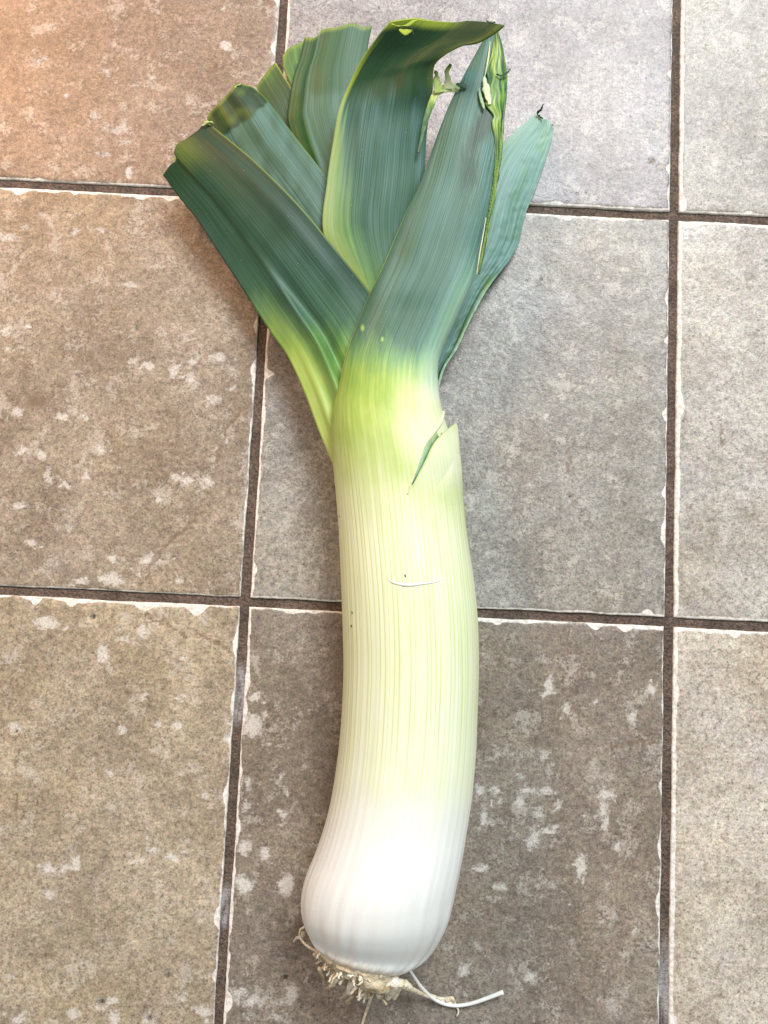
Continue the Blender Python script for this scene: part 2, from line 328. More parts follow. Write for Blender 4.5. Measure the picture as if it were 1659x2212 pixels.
# ------------------------------------------------------------------ leek materials
def make_leek_mat(name, sss=0.0, rough=0.42, translucent=0.0):
    t = NT(name)
    uv = t.n('ShaderNodeAttribute', attribute_name='luv').outputs['Vector']     # metres across, metres along
    shade, bloom_sheen, vein, yel, dirt = (t.attr(k) for k in ('shade', 'bloom_sheen', 'vein', 'yellow', 'dirt'))
    a1 = t.noise(t.scale(uv, (2100, 12, 1)), 1.0, 3, 0.6)          # fine fibres
    a2 = t.noise(t.scale(uv, (620, 5, 1)), 1.0, 2, 0.5)            # broad stripes
    a3 = t.noise(t.scale(uv, (110, 45, 1)), 1.0, 3, 0.6)           # patches
    st = t.math('ADD', t.math('MULTIPLY', t.math('SUBTRACT', a1, 0.5), 0.10), t.math('MULTIPLY', t.math('SUBTRACT', a2, 0.5), 0.22))
    mid = t.math('MULTIPLY', t.math('MULTIPLY', shade, t.math('SUBTRACT', 1.0, shade)), 4.0)
    s2 = t.math('ADD', shade, t.math('MULTIPLY', t.math('ADD', st, t.math('MULTIPLY', t.math('SUBTRACT', a3, 0.5), 0.25)), t.math('ADD', t.math('MULTIPLY', mid, 0.9), 0.12)))
    c = t.ramp(s2, [(0.0, (0.775, 0.79, 0.755)), (0.14, (0.755, 0.800, 0.530)), (0.30, (0.555, 0.665, 0.27)), (0.48, (0.325, 0.475, 0.10)),
                    (0.64, (0.135, 0.30, 0.05)), (0.80, (0.033, 0.110, 0.034)), (1.0, (0.013, 0.047, 0.019))])
    # yellow-green flush, also painting backlight on cut leaf ends
    c = t.mix(t.math('MULTIPLY', yel, 0.8), c, (0.42, 0.52, 0.045))
    # fine lengthwise fibres on the green
    c = t.mix(t.map(shade, 0.35, 0.7, 0, 0.6), c, t.mix(1.0, c, t.ramp(a1, [(0.32, (0.62, 0.66, 0.66)), (0.5, (1, 1, 1)), (0.68, (1.55, 1.45, 1.45))]), 'MULTIPLY'))
    # waxy bloom, with window sheen painted into its pale colour
    bl = t.math('MULTIPLY', bloom_sheen, t.math('ADD', 0.78, t.math('ADD', t.math('MULTIPLY', t.math('SUBTRACT', a2, 0.5), 0.6), t.math('MULTIPLY', t.math('SUBTRACT', a3, 0.5), 0.5))), clamp=True)
    lt = t.map(shade, 0.45, 0.92)
    c = t.mix(bl, c, t.mix(t.map(a1, 0.35, 0.65), t.mix(lt, (0.28, 0.49, 0.41), (0.050, 0.148, 0.124)), t.mix(lt, (0.42, 0.60, 0.52), (0.158, 0.290, 0.262))))
    # green veins on the pale shaft
    sp = t.n('ShaderNodeSeparateXYZ', {0: uv})
    wv = t.noise(t.n('ShaderNodeCombineXYZ', {0: t.math('MULTIPLY', sp.outputs[0], 260.0), 1: t.math('MULTIPLY', sp.outputs[1], 6.0), 2: 0.0}).outputs[0], 1.0, 1, 0.5)
    ph = t.math('ADD', t.math('MULTIPLY', sp.outputs[0], 2 * math.pi / 0.00215), t.math('MULTIPLY', wv, 9.0))
    ln = t.math('POWER', t.math('ADD', 0.5, t.math('MULTIPLY', t.math('SINE', ph), 0.5)), 5.0)
    ln = t.math('MULTIPLY', ln, t.map(t.noise(t.scale(uv, (300, 12, 1)), 1.0, 2), 0.32, 0.62, 0.25, 1.0))
    c = t.mix(t.math('MULTIPLY', t.math('MULTIPLY', ln, vein), 0.62, clamp=True), c, (0.46, 0.60, 0.13))
    c = t.mix(t.math('MULTIPLY', ln, t.map(shade, 0.45, 0.75, 0, 0.42)), c, t.mix(1.0, c, (0.62, 0.72, 0.68), 'MULTIPLY'))
    # brown bruises / soil
    dm = t.map(t.math('ADD', dirt, t.math('MULTIPLY', t.math('SUBTRACT', t.noise(t.scale(uv, (900, 170, 1)), 1.0, 4, 0.7), 0.5), 0.9)), 0.35, 0.95)
    c = t.mix(t.math('MULTIPLY', t.math('MULTIPLY', dm, 0.8), t.map(dirt, 0.02, 0.25)), c, (0.42, 0.31, 0.15))
    # tiny dust specks
    vd = t.n('ShaderNodeTexVoronoi', {'Vector': uv, 'Scale': 190.0}).outputs['Distance']
    dk = t.math('MULTIPLY', t.map(vd, 0.03, 0.06, 1, 0), t.map(shade, 0.3, 0.5))
    c = t.mix(t.math('MULTIPLY', dk, 0.25), c, (0.6, 0.65, 0.55))
    t.set(t.b.inputs['Base Color'], c)
    t.set(t.b.inputs['Roughness'], t.math('ADD', rough, t.math('MULTIPLY', bl, 0.12)))
    t.set(t.b.inputs['Specular IOR Level'], 0.36)
    if sss:
        t.set(t.b.inputs['Subsurface Weight'], t.map(shade, 0.05, 0.45, sss, 0.0)); t.b.inputs['Subsurface Radius'].default_value = (0.004, 0.0035, 0.0018); t.b.inputs['Subsurface Scale'].default_value = 1.0
    h = t.math('ADD', t.math('MULTIPLY', a1, 0.5), t.math('ADD', t.math('MULTIPLY', a2, 0.8), t.math('MULTIPLY', t.math('MULTIPLY', ln, vein), -0.35)))
    t.set(t.b.inputs['Normal'], t.bump(h, 0.5, 0.00035))
    if translucent:
        tr = t.n('ShaderNodeBsdfTranslucent', {'Color': t.mix(1.0, c, (1.6, 1.9, 0.7), 'MULTIPLY')}).outputs[0]
        mx = t.n('ShaderNodeMixShader', {0: translucent, 1: t.b.outputs[0], 2: tr}).outputs[0]
        t.t.links.new(mx, t.out.inputs['Surface'])
    return t.m
SHAFT_M = make_leek_mat('leek_shaft_skin', rough=0.42)
LEAF_M = make_leek_mat('leek_leaf_skin', rough=0.44, translucent=0.12)

def make_root_mat(clean):
    t = NT('clean_root' if clean else 'leek_root')
    p = t.n('ShaderNodeTexCoord').outputs['Object']; tone = t.n('ShaderNodeObjectInfo').outputs['Color']
    n1, n2 = t.noise(p, 260, 4, 0.65), t.noise(p, 1100, 3, 0.6)
    c = t.mix(1.0, tone, t.ramp(n1, [(0.34, (0.58, 0.48, 0.32)), (0.48, (0.92, 0.88, 0.78)), (0.62, (1.08, 1.07, 1.03))]), 'MULTIPLY')
    c = t.mix(t.map(n2, 0.30, 0.42, 0.5, 0), c, (0.24, 0.17, 0.09))
    if clean: c = t.mix(0.85, c, tone)
    t.set(t.b.inputs['Base Color'], c); t.set(t.b.inputs['Roughness'], 0.45 if clean else 0.6)
    t.set(t.b.inputs['Normal'], t.bump(t.math('ADD', n1, n2), 0.2 if clean else 0.7, 0.0009))
    return t.m
ROOT_M, ROOT_CLEAN = make_root_mat(False), make_root_mat(True)

# ------------------------------------------------------------------ leek
base = at(785, 2090, 0.0)
leek = bpy.data.objects.new('leek', None); col.objects.link(leek)
leek.location = (float(base[0]), float(base[1]), 0.0); leek.empty_display_size = 0.05
leek['label'] = 'whole leek with fanned dark green cut leaves, pale shaft and rooted white bulb'
leek['category'] = 'leek'
LO = np.array(leek.location)
def leek_part(name, V, F, mat, attrs, luv, parent=None, smooth=True):
    V = np.asarray(V).reshape(-1, 3) - LO
    full = {k: np.zeros(len(V)) for k in ('shade', 'bloom_sheen', 'vein', 'yellow', 'dirt')}
    for k, a in attrs.items(): full[k] = np.broadcast_to(np.asarray(a, float).ravel(), (len(V),)) if np.ndim(a) else np.full(len(V), a)
    return mesh_obj(name, V, F, mat, parent or leek, full, {'luv': np.asarray(luv).reshape(-1, 3)}, smooth)

# stations along shaft and its uppermost leaf: left x,y  right x,y  axis height mm (None = own radius)  half-depth mm (None = radius)
ST = [(688,2042,862,2094,29,None),(674,2026,905,2076,29.5,None),(662,2006,938,2044,None,None),(655,1986,962,2004,None,None),(650,1962,976,1968,None,None),(651,1928,985,1925,None,None),
(660,1890,993,1885,None,None),(681,1838,1003,1832,None,None),(700,1782,1011,1780,None,None),(715,1720,1020,1720,None,None),(724,1665,1026,1660,None,None),
(730,1620,1029,1620,None,None),(736,1550,1032,1550,None,None),(740,1450,1035,1450,None,None),(738,1350,1033,1345,None,None),(735,1250,1025,1256,None,None),
(731,1150,1010,1150,None,None),(724,1065,1000,1065,None,None),(718,1000,989,1000,29,None),(715,945,974,948,29,26.5),(718,890,957,893,29,22.5),(730,836,948,838,29.5,17.5),
(748,762,950,775,31,12.5),(775,688,985,692,32.5,9.5),(796,637,1008,640,33.5,8.5),(821,586,1027,595,34,7.5),(844,533,1040,545,34.5,6.5),(873,465,1055,478,35,6),
(905,400,1067,410,35,5.5),(928,335,1077,345,35.5,5),(952,270,1084,275,35.5,4.5),(975,215,1090,220,36,4),(1000,165,1093,168,36,3.5),(1022,125,1090,122,36.5,3),(1043,88,1082,85,37,2),(1056,72,1074,72,37,1.2)]
def resolve(S):
    out = []
    for lx, ly, rx, ry, zc, hd in S:
        z = 0.03
        for _ in range(4):
            a, b = at(lx, ly, z), at(rx, ry, z); r_ = np.linalg.norm(b - a) / 2 * 0.988
            z = r_ if zc is None else zc / 1000
        out.append((lx, ly, rx, ry, z, r_ if hd is None else hd / 1000))
    return np.array(out)
STR = resolve(ST)
NS, NA = 420, 200
mid = np.stack([(STR[:, 0] + STR[:, 2]) / 2, (STR[:, 1] + STR[:, 3]) / 2], 1)
def resample(S, n):
    m = np.stack([(S[:, 0] + S[:, 2]) / 2, (S[:, 1] + S[:, 3]) / 2], 1)
    s = np.concatenate([[0], np.cumsum(np.linalg.norm(np.diff(m, axis=0), axis=1))])
    mm = np.zeros_like(S); mm[1:-1] = (S[2:] - S[:-2]) / (s[2:] - s[:-2])[:, None]; mm[0] = (S[1] - S[0]) / (s[1] - s[0]); mm[-1] = (S[-1] - S[-2]) / (s[-1] - s[-2])
    q = np.linspace(0, s[-1], n); i = np.clip(np.searchsorted(s, q, side='right') - 1, 0, len(s) - 2); h = (s[i + 1] - s[i]); t = ((q - s[i]) / h)[:, None]; h = h[:, None]
    return (2*t**3-3*t**2+1)*S[i] + (t**3-2*t**2+t)*h*mm[i] + (-2*t**3+3*t**2)*S[i+1] + (t**3-t**2)*h*mm[i+1]
SR = resample(STR, NS)
Lw = at(SR[:, 0], SR[:, 1], SR[:, 4]); Rw = at(SR[:, 2], SR[:, 3], SR[:, 4])
Cn = (Lw + Rw) / 2; half = (Rw - Lw) / 2 * 0.988; rad = np.linalg.norm(half, axis=1)
th = np.linspace(0, 2 * math.pi, NA, endpoint=False)
along = np.concatenate([[0], np.cumsum(np.linalg.norm(np.diff(Cn, axis=0), axis=1))])
py_mid = (SR[:, 1] + SR[:, 3]) / 2
# gentle unevenness of the skin, pleats near the base, a flat-lying underside
TH, YY = np.meshgrid(th, py_mid); AL = np.repeat(along[:, None], NA, 1)
bul = 1 + 0.010 * noise2(TH * 2.2 + 3, AL * 28, 41) * sstep(1250, 1000, YY) + 0.006 * noise2(TH * 1.5, AL * 22, 42) + 0.0035 * noise2(TH * 4, AL * 45, 44)
pl = sstep(1880, 2085, YY)
bul += pl * (0.024 * np.sin(TH * 19 + 1.5 * np.sin(TH * 3)) * (0.5 + 0.5 * noise2(TH * 3, AL * 10, 43)) - 0.030 * np.abs(np.sin(TH * 7 + 0.6))**8)
bul += 0.0024 * np.sin(TH * 47 + 2 * np.sin(TH * 5)) * sstep(2000, 1850, YY) + 0.010 * sstep(1720, 1960, YY) * noise2(TH * 9, AL * 5, 46)
ce, se = np.cos(TH), np.sin(TH)
# closed oval section; the upper leaf part is a folded blade whose top face is gently domed
blade = sstep(900, 640, YY)
up = np.where(se >= 0, np.abs(se)**(1 + 0.0 * se), -np.abs(se))
V = Cn[:, None, :] + half[:, None, :] * (ce * bul)[..., None]
V[..., 2] += SR[:, 5][:, None] * up * bul
# shallow lengthwise channel on the blade
V[..., 2] -= np.where(se > 0, blade * 0.0007 * np.exp(-((ce - 0.1) / 0.35)**2), 0)
V[..., 2] = np.maximum(V[..., 2], 0.0006)
PX = to_px(V); sx_, sy_ = PX[..., 0], PX[..., 1]
def leafA_attrs(px, py, ce):
    n_ = 15 * noise2(px / 21, py / 110, 51) + 13 * noise2(px / 5, py / 80, 52)
    side = np.clip(ce, -1, 1)
    yy = py + n_ + 34 * (1 - side) * 0.5 * sstep(900, 780, py) - 10 * side
    # how green along the length
    sh = np.interp(yy, [560, 690, 745, 790, 835, 890, 960, 1025, 1090, 1160, 1400, 1690, 1770, 1850], [0.87, 0.88, 0.83, 0.69, 0.52, 0.43, 0.36, 0.27, 0.18, 0.14, 0.13, 0.10, 0.03, 0.0])
    # left flank greener at the neck, right flank paler
    nk = sstep(1075, 940, py) * sstep(740, 860, py)
    sh = sh + nk * (-0.26 * sstep(-0.15, 0.6, side) + 0.06 * sstep(0.0, -0.8, side))
    sh = np.clip(sh, 0, 1)
    bl = np.interp(yy, [0, 80, 400, 640, 740, 800, 840], [0.75, 0.95, 0.98, 0.80, 0.62, 0.32, 0.0]) * (0.75 + 0.3 * noise2(px / 40, py / 60, 53))
    bl = bl + 0.35 * sstep(0.1, 0.95, side) * sstep(880, 740, py)
    # rubbed dark patch
    rub = sstep(1.0, 0.5, np.hypot((px - 1044 + 0.30 * (py - 270)) / 26, (py - 272) / 66) + 0.25 * noise2(px / 6, py / 40, 54))
    rub = np.maximum(rub, 0.6 * sstep(1.0, 0.4, np.hypot((px - 1012) / 20, (py - 360) / 90) + 0.5 * noise2(px / 4, py / 30, 55)))
    sh = np.clip(sh + 0.2 * rub, 0, 1)
    fr = sstep(-0.05, 0.45, side) * sstep(560, 430, py) * sstep(0.0, 0.5, noise2(px / 3.0 + py * 0.09, py / 45, 56))
    bl = np.clip(bl * (1 - rub) * (1 - 0.6 * fr), 0, 1)
    rimA = sstep(-0.975, -0.998, side) * sstep(860, 760, py)
    gr = sstep(0.35, 0.95, side) * sstep(900, 800, py) * sstep(500, 640, py)
    sh = sh - 0.28 * gr; bl = np.clip(bl + 0.4 * gr, 0, 1)
    ve = np.interp(py, [850, 960, 1050, 1300, 1560, 1690, 1760], [0.0, 0.5, 1, 1, 1, 0.55, 0.0])
    di = 0.9 * sstep(26, 4, np.abs(px - 1000)) * sstep(1090, 1020, py) * sstep(960, 1010, py) * 0.0
    di = np.maximum(di, 0.85 * sstep(2030, 2118, py - 0.28 * (px - 780)))
    di = np.maximum(di, 0.8 * sstep(7, 2, np.hypot((px - 783), (py - 712) / 1.4)) * 0 )
    spot = np.maximum(sstep(1, .3, np.hypot((px - 783) / 6, (py - 708) / 10)), sstep(1, .3, np.hypot((px - 826) / 4, (py - 733) / 8)))
    sh = sh * (1 - 0.45 * spot) * (1 - 0.45 * rimA); bl = bl * (1 - spot) * (1 - rimA)
    yl = 0.15 * sstep(0.0, -0.9, side) * sstep(980, 900, py) * sstep(780, 850, py) + 0.10 * sstep(0.55, 1.0, np.abs(side)) * sstep(1700, 1450, py) * sstep(950, 1100, py)
    return {'shade': sh, 'bloom_sheen': bl, 'vein': ve, 'yellow': yl, 'dirt': di}
AT = leafA_attrs(sx_, sy_, ce)
LUV = np.stack([TH * 0.0305 + 0 * AL, AL, 0 * AL], -1)
LUV[..., 0] = (TH - math.pi / 2) * np.minimum(rad, 0.0315)[:, None]
cut = int(np.argmin(np.abs(py_mid - 880)))
def loft(name, i0, i1, mat, cap0=False, cap1=False):
    V_ = V[i0:i1].reshape(-1, 3); n = i1 - i0
    F_ = grid_faces(n, NA, True).tolist()
    if cap0: F_.append(list(range(NA))[::-1])
    if cap1: F_.append([(n - 1) * NA + k for k in range(NA)])
    o = leek_part(name, V_, F_, mat, {k: a[i0:i1] for k, a in AT.items()}, LUV[i0:i1])
    return o
shaft = loft('shaft', 0, cut + 1, SHAFT_M, True, False)
shaft['label'] = 'pale green-veined shaft swelling to a smooth white bulb'
# make normals face outwards
def fix_normals(o):
    import bmesh
    bm = bmesh.new(); bm.from_mesh(o.data); bmesh.ops.recalc_face_normals(bm, faces=bm.faces); bm.to_mesh(o.data); bm.free()
fix_normals(shaft)
leafA = loft('leaf', cut, NS, SHAFT_M, False, True); leafA['label'] = 'upper right leaf with scraped wax and frayed right edge'
fix_normals(leafA)

# --- leaves as curved blades between four edges (photo x, y, height mm)
def leaf(name, left, right, top, bottom=None, nu=200, nv=56, camber=None, attrs=None, thick=0.0011, label=None, mat=None, parent=None, surf=None):
    L = spline(left, nu); Rr = spline(right, nu)
    T = spline(top, nv) if top is not None else spline([left[-1], right[-1]], nv)
    B = spline(bottom, nv) if bottom is not None else spline([left[0], right[0]], nv)
    u = np.linspace(0, 1, nu)[:, None, None]; v = np.linspace(0, 1, nv)[None, :, None]
    S = (1-v)*L[:, None] + v*Rr[:, None] + (1-u)*B[None] + u*T[None] - ((1-u)*(1-v)*L[0] + (1-u)*v*Rr[0] + u*(1-v)*L[-1] + u*v*Rr[-1])
    U, Vv = np.meshgrid(np.linspace(0, 1, nu), np.linspace(0, 1, nv), indexing='ij')
    z = S[..., 2].copy()
    if camber is not None: z = z + camber(U, Vv, S[..., 0], S[..., 1])
    W = at(S[..., 0], S[..., 1], z / 1000)
    if surf is not None: W = surf(S[..., 0], S[..., 1], U, Vv)
    W[..., 2] = np.maximum(W[..., 2], 0.0012)
    wid = np.linalg.norm(W[:, -1] - W[:, 0], axis=1).mean(); ln = np.linalg.norm(np.diff(W[:, nv // 2], axis=0), axis=1).sum()
    h_ = (hash_name(name + str(left[0])) % 97) * 0.013
    luv = np.stack([Vv * wid + h_, U * ln + h_, 0 * U], -1)
    a = attrs(U, Vv, S[..., 0], S[..., 1]) if attrs else {}
    o = leek_part(name, W, grid_faces(nu, nv), mat or LEAF_M, a, luv, parent)
    if o.data.polygons[len(o.data.polygons) // 2].normal.z < 0: o.data.flip_normals()
    md = o.modifiers.new('thickness', 'SOLIDIFY'); md.thickness = thick; md.offset = -1
    if label: o['label'] = label
    return o
def hash_name(s):
    h = 0
    for ch in s: h = (h * 31 + ord(ch)) % 100003
    return h
nz = noise2

# leftmost front leaf
def cB(U, V_, x, y):
    crease = 5.5 * np.exp(-((V_ - 0.30 - 0.05 * U) / 0.07)**2) * sstep(0.78, 0.15, U) + 2.2 * np.exp(-((V_ - 0.13) / 0.035)**2) * sstep(0.5, 0.1, U)
    return crease + 5.0 * np.sin(math.pi * V_) * (0.6 + 0.4 * (1 - U)) - 4.2 * np.exp(-((V_ - 0.41) / 0.07)**2) * sstep(0.8, 0.2, U) + 0.5 * nz(V_ * 6, U * 5, 61)
def aB(U, V_, x, y):
    d = np.interp(y + 0.12 * (x - 700) + 22 * nz(x / 12, y / 70, 62), [520, 610, 690, 760, 840, 930, 1000], [0.93, 0.87, 0.79, 0.66, 0.57, 0.51, 0.44])
    d = d - 0.14 * sstep(0.30, 0.05, V_) * sstep(0.80, 0.35, U) + 0.1 * sstep(0.5, 0.9, V_) * sstep(.25, .5, U)
    bl = np.interp(y + 20 * nz(x / 14, y / 60, 63), [250, 330, 420, 560, 680, 760], [0.05, 0.10, 0.22, 0.42, 0.42, 0.12]) * (0.8 + 0.3 * nz(x / 40, y / 50, 64))
    tip = sstep(0.90, 0.985, U)
    yl = 0.25 * tip * sstep(0.2, 0.45, V_) * sstep(0.8, 0.5, V_) + 0.5 * sstep(0.30, 0.1, V_) * sstep(0.62, 0.42, U) + 0.6 * sstep(0.975, 1.0, V_)
    return {'shade': np.clip(d, 0, 1), 'bloom_sheen': np.clip(bl * (1 - tip), 0, 1), 'yellow': yl}
leaf('leaf', [(742,1060,27),(714,992,26),(690,935,24),(655,842,21),(620,768,18),(584,717,17.5),(520,618,17),(461,528,17),(423,471,17.5),(386,425,18),(352,378,18.5)],
     [(930,1010,24),(880,800,22),(840,700,22.5),(800,632,25),(716,527,31),(668,468,32),(620,416,32),(540,339,30),(452,267,27)],
     [(352,378,18.5),(367,357,20),(381,345,21),(376,331,22),(382,312,23.5),(391,307,24),(426,283,26),(438,271,26),(452,267,27)],
     camber=cB, attrs=aB, nu=240, label='front left leaf with a folded midrib, cut off at an angle')
# second left leaf; darker with no bloom beyond a slanting line
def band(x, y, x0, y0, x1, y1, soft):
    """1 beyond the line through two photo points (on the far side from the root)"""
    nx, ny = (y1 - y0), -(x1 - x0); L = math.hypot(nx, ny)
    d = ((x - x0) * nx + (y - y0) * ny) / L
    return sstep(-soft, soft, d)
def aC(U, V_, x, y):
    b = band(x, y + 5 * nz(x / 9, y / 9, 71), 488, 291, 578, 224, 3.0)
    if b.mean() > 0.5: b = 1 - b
    return {'shade': 0.86 + 0.12 * b, 'bloom_sheen': np.clip((1 - b) * (0.66 + 0.40 * nz(x / 18, y / 50, 72)), 0, 1), 'yellow': 0.75 * sstep(0.972, 1.0, V_) + 0.25 * b * nz(x / 20, y / 20, 73).clip(0, 1) + 0.5 * sstep(0.985, 1, U)}
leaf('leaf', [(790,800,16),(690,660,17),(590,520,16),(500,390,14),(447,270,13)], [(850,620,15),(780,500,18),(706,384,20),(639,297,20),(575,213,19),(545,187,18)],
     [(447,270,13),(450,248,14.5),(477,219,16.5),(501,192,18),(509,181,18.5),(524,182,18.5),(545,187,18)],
     camber=lambda U, V_, x, y: 2.5 * np.sin(math.pi * V_) + 0.5 * np.sin(V_ * 22) * U, attrs=aC, label='second leaf from the left with a dark end')
# small leaf end showing behind
def aD(U, V_, x, y): return {'shade': 0.88 - 0.10 * sstep(0.85, 1, U), 'bloom_sheen': 0.45 * sstep(0.95, 0.7, U), 'yellow': 0.9 * sstep(0.93, 1.0, V_) + 0.4 * sstep(0.97, 1, U)}
leaf('leaf', [(720,520,9),(640,330,9),(590,250,8.5),(553,187,8)], [(760,480,10),(680,330,11),(640,230,11),(629,190,11),(614,166,10.5),(597,137,10)],
     [(553,187,8),(572,161,9),(594,136,10),(597,137,10)], attrs=aD, nu=120, nv=32, label='small pointed leaf end peeking out between wider leaves')
# folded strip behind the upper left leaf
def aE2(U, V_, x, y): return {'shade': 0.74 + 0.06 * nz(x / 8, y / 30, 75), 'bloom_sheen': 0.12, 'yellow': 0.35 * sstep(0.2, 0.0, V_) + 0.45 * sstep(0.96, 1, U)}
leaf('leaf', [(700,400,8),(650,270,9),(629,186,9.5),(612,147,9.5),(610,120,9)], [(740,380,8.5),(695,260,10),(675,170,10.5),(664,110,10.5),(660,86,10)],
     [(610,120,9),(627,102,9.5),(645,94,10),(660,86,10)], attrs=aE2, nu=100, nv=24, label='bright green folded leaf strip behind the back leaf')
# back leaf, upper left of centre; reflected sheen painted below a line
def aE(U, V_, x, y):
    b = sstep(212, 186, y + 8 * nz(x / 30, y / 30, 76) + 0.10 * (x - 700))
    return {'shade': 0.80 + 0.03 * b, 'bloom_sheen': np.clip((1 - b) * 0.75 * sstep(0.1, 0.4, V_) * (0.8 + 0.3 * nz(x / 12, y / 60, 77)) + 0.22 * b, 0, 1), 'yellow': 0.02 * b + 0.7 * sstep(0.98, 1, U)}
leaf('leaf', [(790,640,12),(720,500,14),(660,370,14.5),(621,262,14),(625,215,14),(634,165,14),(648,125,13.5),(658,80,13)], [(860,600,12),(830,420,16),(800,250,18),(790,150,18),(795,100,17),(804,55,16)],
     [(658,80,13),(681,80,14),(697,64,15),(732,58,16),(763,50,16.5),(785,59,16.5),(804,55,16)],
     camber=lambda U, V_, x, y: 3.0 * np.sin(math.pi * V_) + 1.2 * np.exp(-((V_ - 0.2) / 0.05)**2), attrs=aE, label='back leaf with a bright cut top and painted-on pale sheen')
# centre leaf curling over to the right
def cF(U, V_, x, y):
    return 4.5 * np.sin(math.pi * V_) * sstep(1.0, 0.5, U) - 5.0 * np.sin(math.pi * np.clip(V_, 0, 1)) * sstep(0.55, 0.95, U) + 0.9 * nz(V_ * 5, U * 6, 81) * sstep(.4, .8, U)
def aF(U, V_, x, y):
    up = sstep(255, 165, y + 20 * nz(x / 16, y / 40, 82) - 0.05 * (x - 800))  # sheen painted in with the waxy bloom, left off the dark bend
    lm = sstep(0.05 + 0.40 * sstep(0.80, 0.35, U), 0.02, V_ - 0.05 * nz(V_ * 30, U * 6, 83)) * sstep(1.0, 0.85, U)
    d = np.interp(y, [60, 300, 480, 600, 680], [0.95, 0.88, 0.84, 0.72, 0.55]) - 0.36 * lm
    edge = sstep(0.955, 0.99, U) * sstep(0.75, 0.35, V_)  # backlit glow of the cut rim, painted as yellow-green
    return {'shade': np.clip(d - 0.35 * edge, 0, 1), 'bloom_sheen': np.clip((1 - up) * (1 - 0.45 * lm) * (0.85 + 0.3 * nz(x / 14, y / 80, 84)) * np.interp(y, [150, 400, 560, 640], [1, 0.85, 0.45, 0.15]), 0, 1) ,
            'yellow': np.clip(0.75 * sstep(0.075, 0.03, V_) * sstep(1.0, 0.8, U) + 0.10 * lm + 0.9 * edge + 0.25 * sstep(0.9, 1, V_) * up, 0, 1)}
leaf('leaf', [(800,720,18),(745,600,21),(698,503,24),(706,394,27),(719,307,30),(732,237,34),(753,185,38),(782,128,44),(812,86,49),(843,48,54)],
     [(880,690,19),(898,520,22),(915,400,26),(919,340,28),(922,288,31),(929,235,35),(935,190,41),(938,144,46),(954,125,50),(996,99,56),(1034,90,60),(1069,70,64),(1088,54,66)],
     [(843,48,54),(858,45,55),(903,40,57),(938,45,58),(986,48,60),(1008,45,62),(1053,48,65),(1088,54,66)],
     camber=cF, attrs=aF, nu=260, nv=72, label='wide centre leaf bending over to the right at its top')
# pale leaf at right lying on the tiles
def cG(U, V_, x, y):
    return 2.0 * np.sin(math.pi * V_) + 6.0 * sstep(0.80, 1.0, V_) * sstep(0.62, 0.35, U) + 0.30 * nz(V_ * 9, U * 60, 91) * sstep(.3,.7,V_) + 0.25 * nz(V_ * 30, U * 14, 92)
def aG(U, V_, x, y):
    fold = sstep(0.88, 0.92, V_ + 0.02 * nz(U * 20, V_, 93)) * sstep(0.50, 0.40, U)
    fold2 = sstep(0.80, 0.87, V_) * sstep(0.52, 0.44, U) * (1 - fold)
    d = np.interp(U, [0, 0.25, 0.6, 0.85, 1], [0.52, 0.74, 0.73, 0.62, 0.42])
    return {'shade': np.clip(d + 0.1 * fold2 - 0.25 * fold, 0, 1), 'bloom_sheen': np.clip(1.25 + 0.25 * nz(x / 14, y / 30, 94) - 0.4 * fold - 1.0 * fold2, 0, 1.4), 'yellow': 0.5 * sstep(0.975, 1, V_) * sstep(0.6, 0.9, U) + 0.3 * sstep(0.95, 1, U) * sstep(0.5, 0.9, V_) + 0.4 * fold2}
leaf('leaf', [(890,900,12),(915,820,14),(938,745,13),(970,640,11),(1015,490,9),(1050,370,8),(1088,308,7),(1159,243,7)],
     [(940,865,10),(949,822,10),(960,789,9),(986,749,8),(1018,682,7),(1047,631,6),(1098,567,5),(1114,541,4.5),(1121,525,4),(1136,461,4),(1156,413,4),(1178,349,4),(1194,294,4),(1194,275,5)],
     [(1159,243,7),(1164,253,7),(1170,256,7),(1180,257,6),(1190,266,5.5),(1194,275,5)], camber=cG, attrs=aG, nu=240, nv=64, label='pale blue-green leaf at right lying low over the tiles')

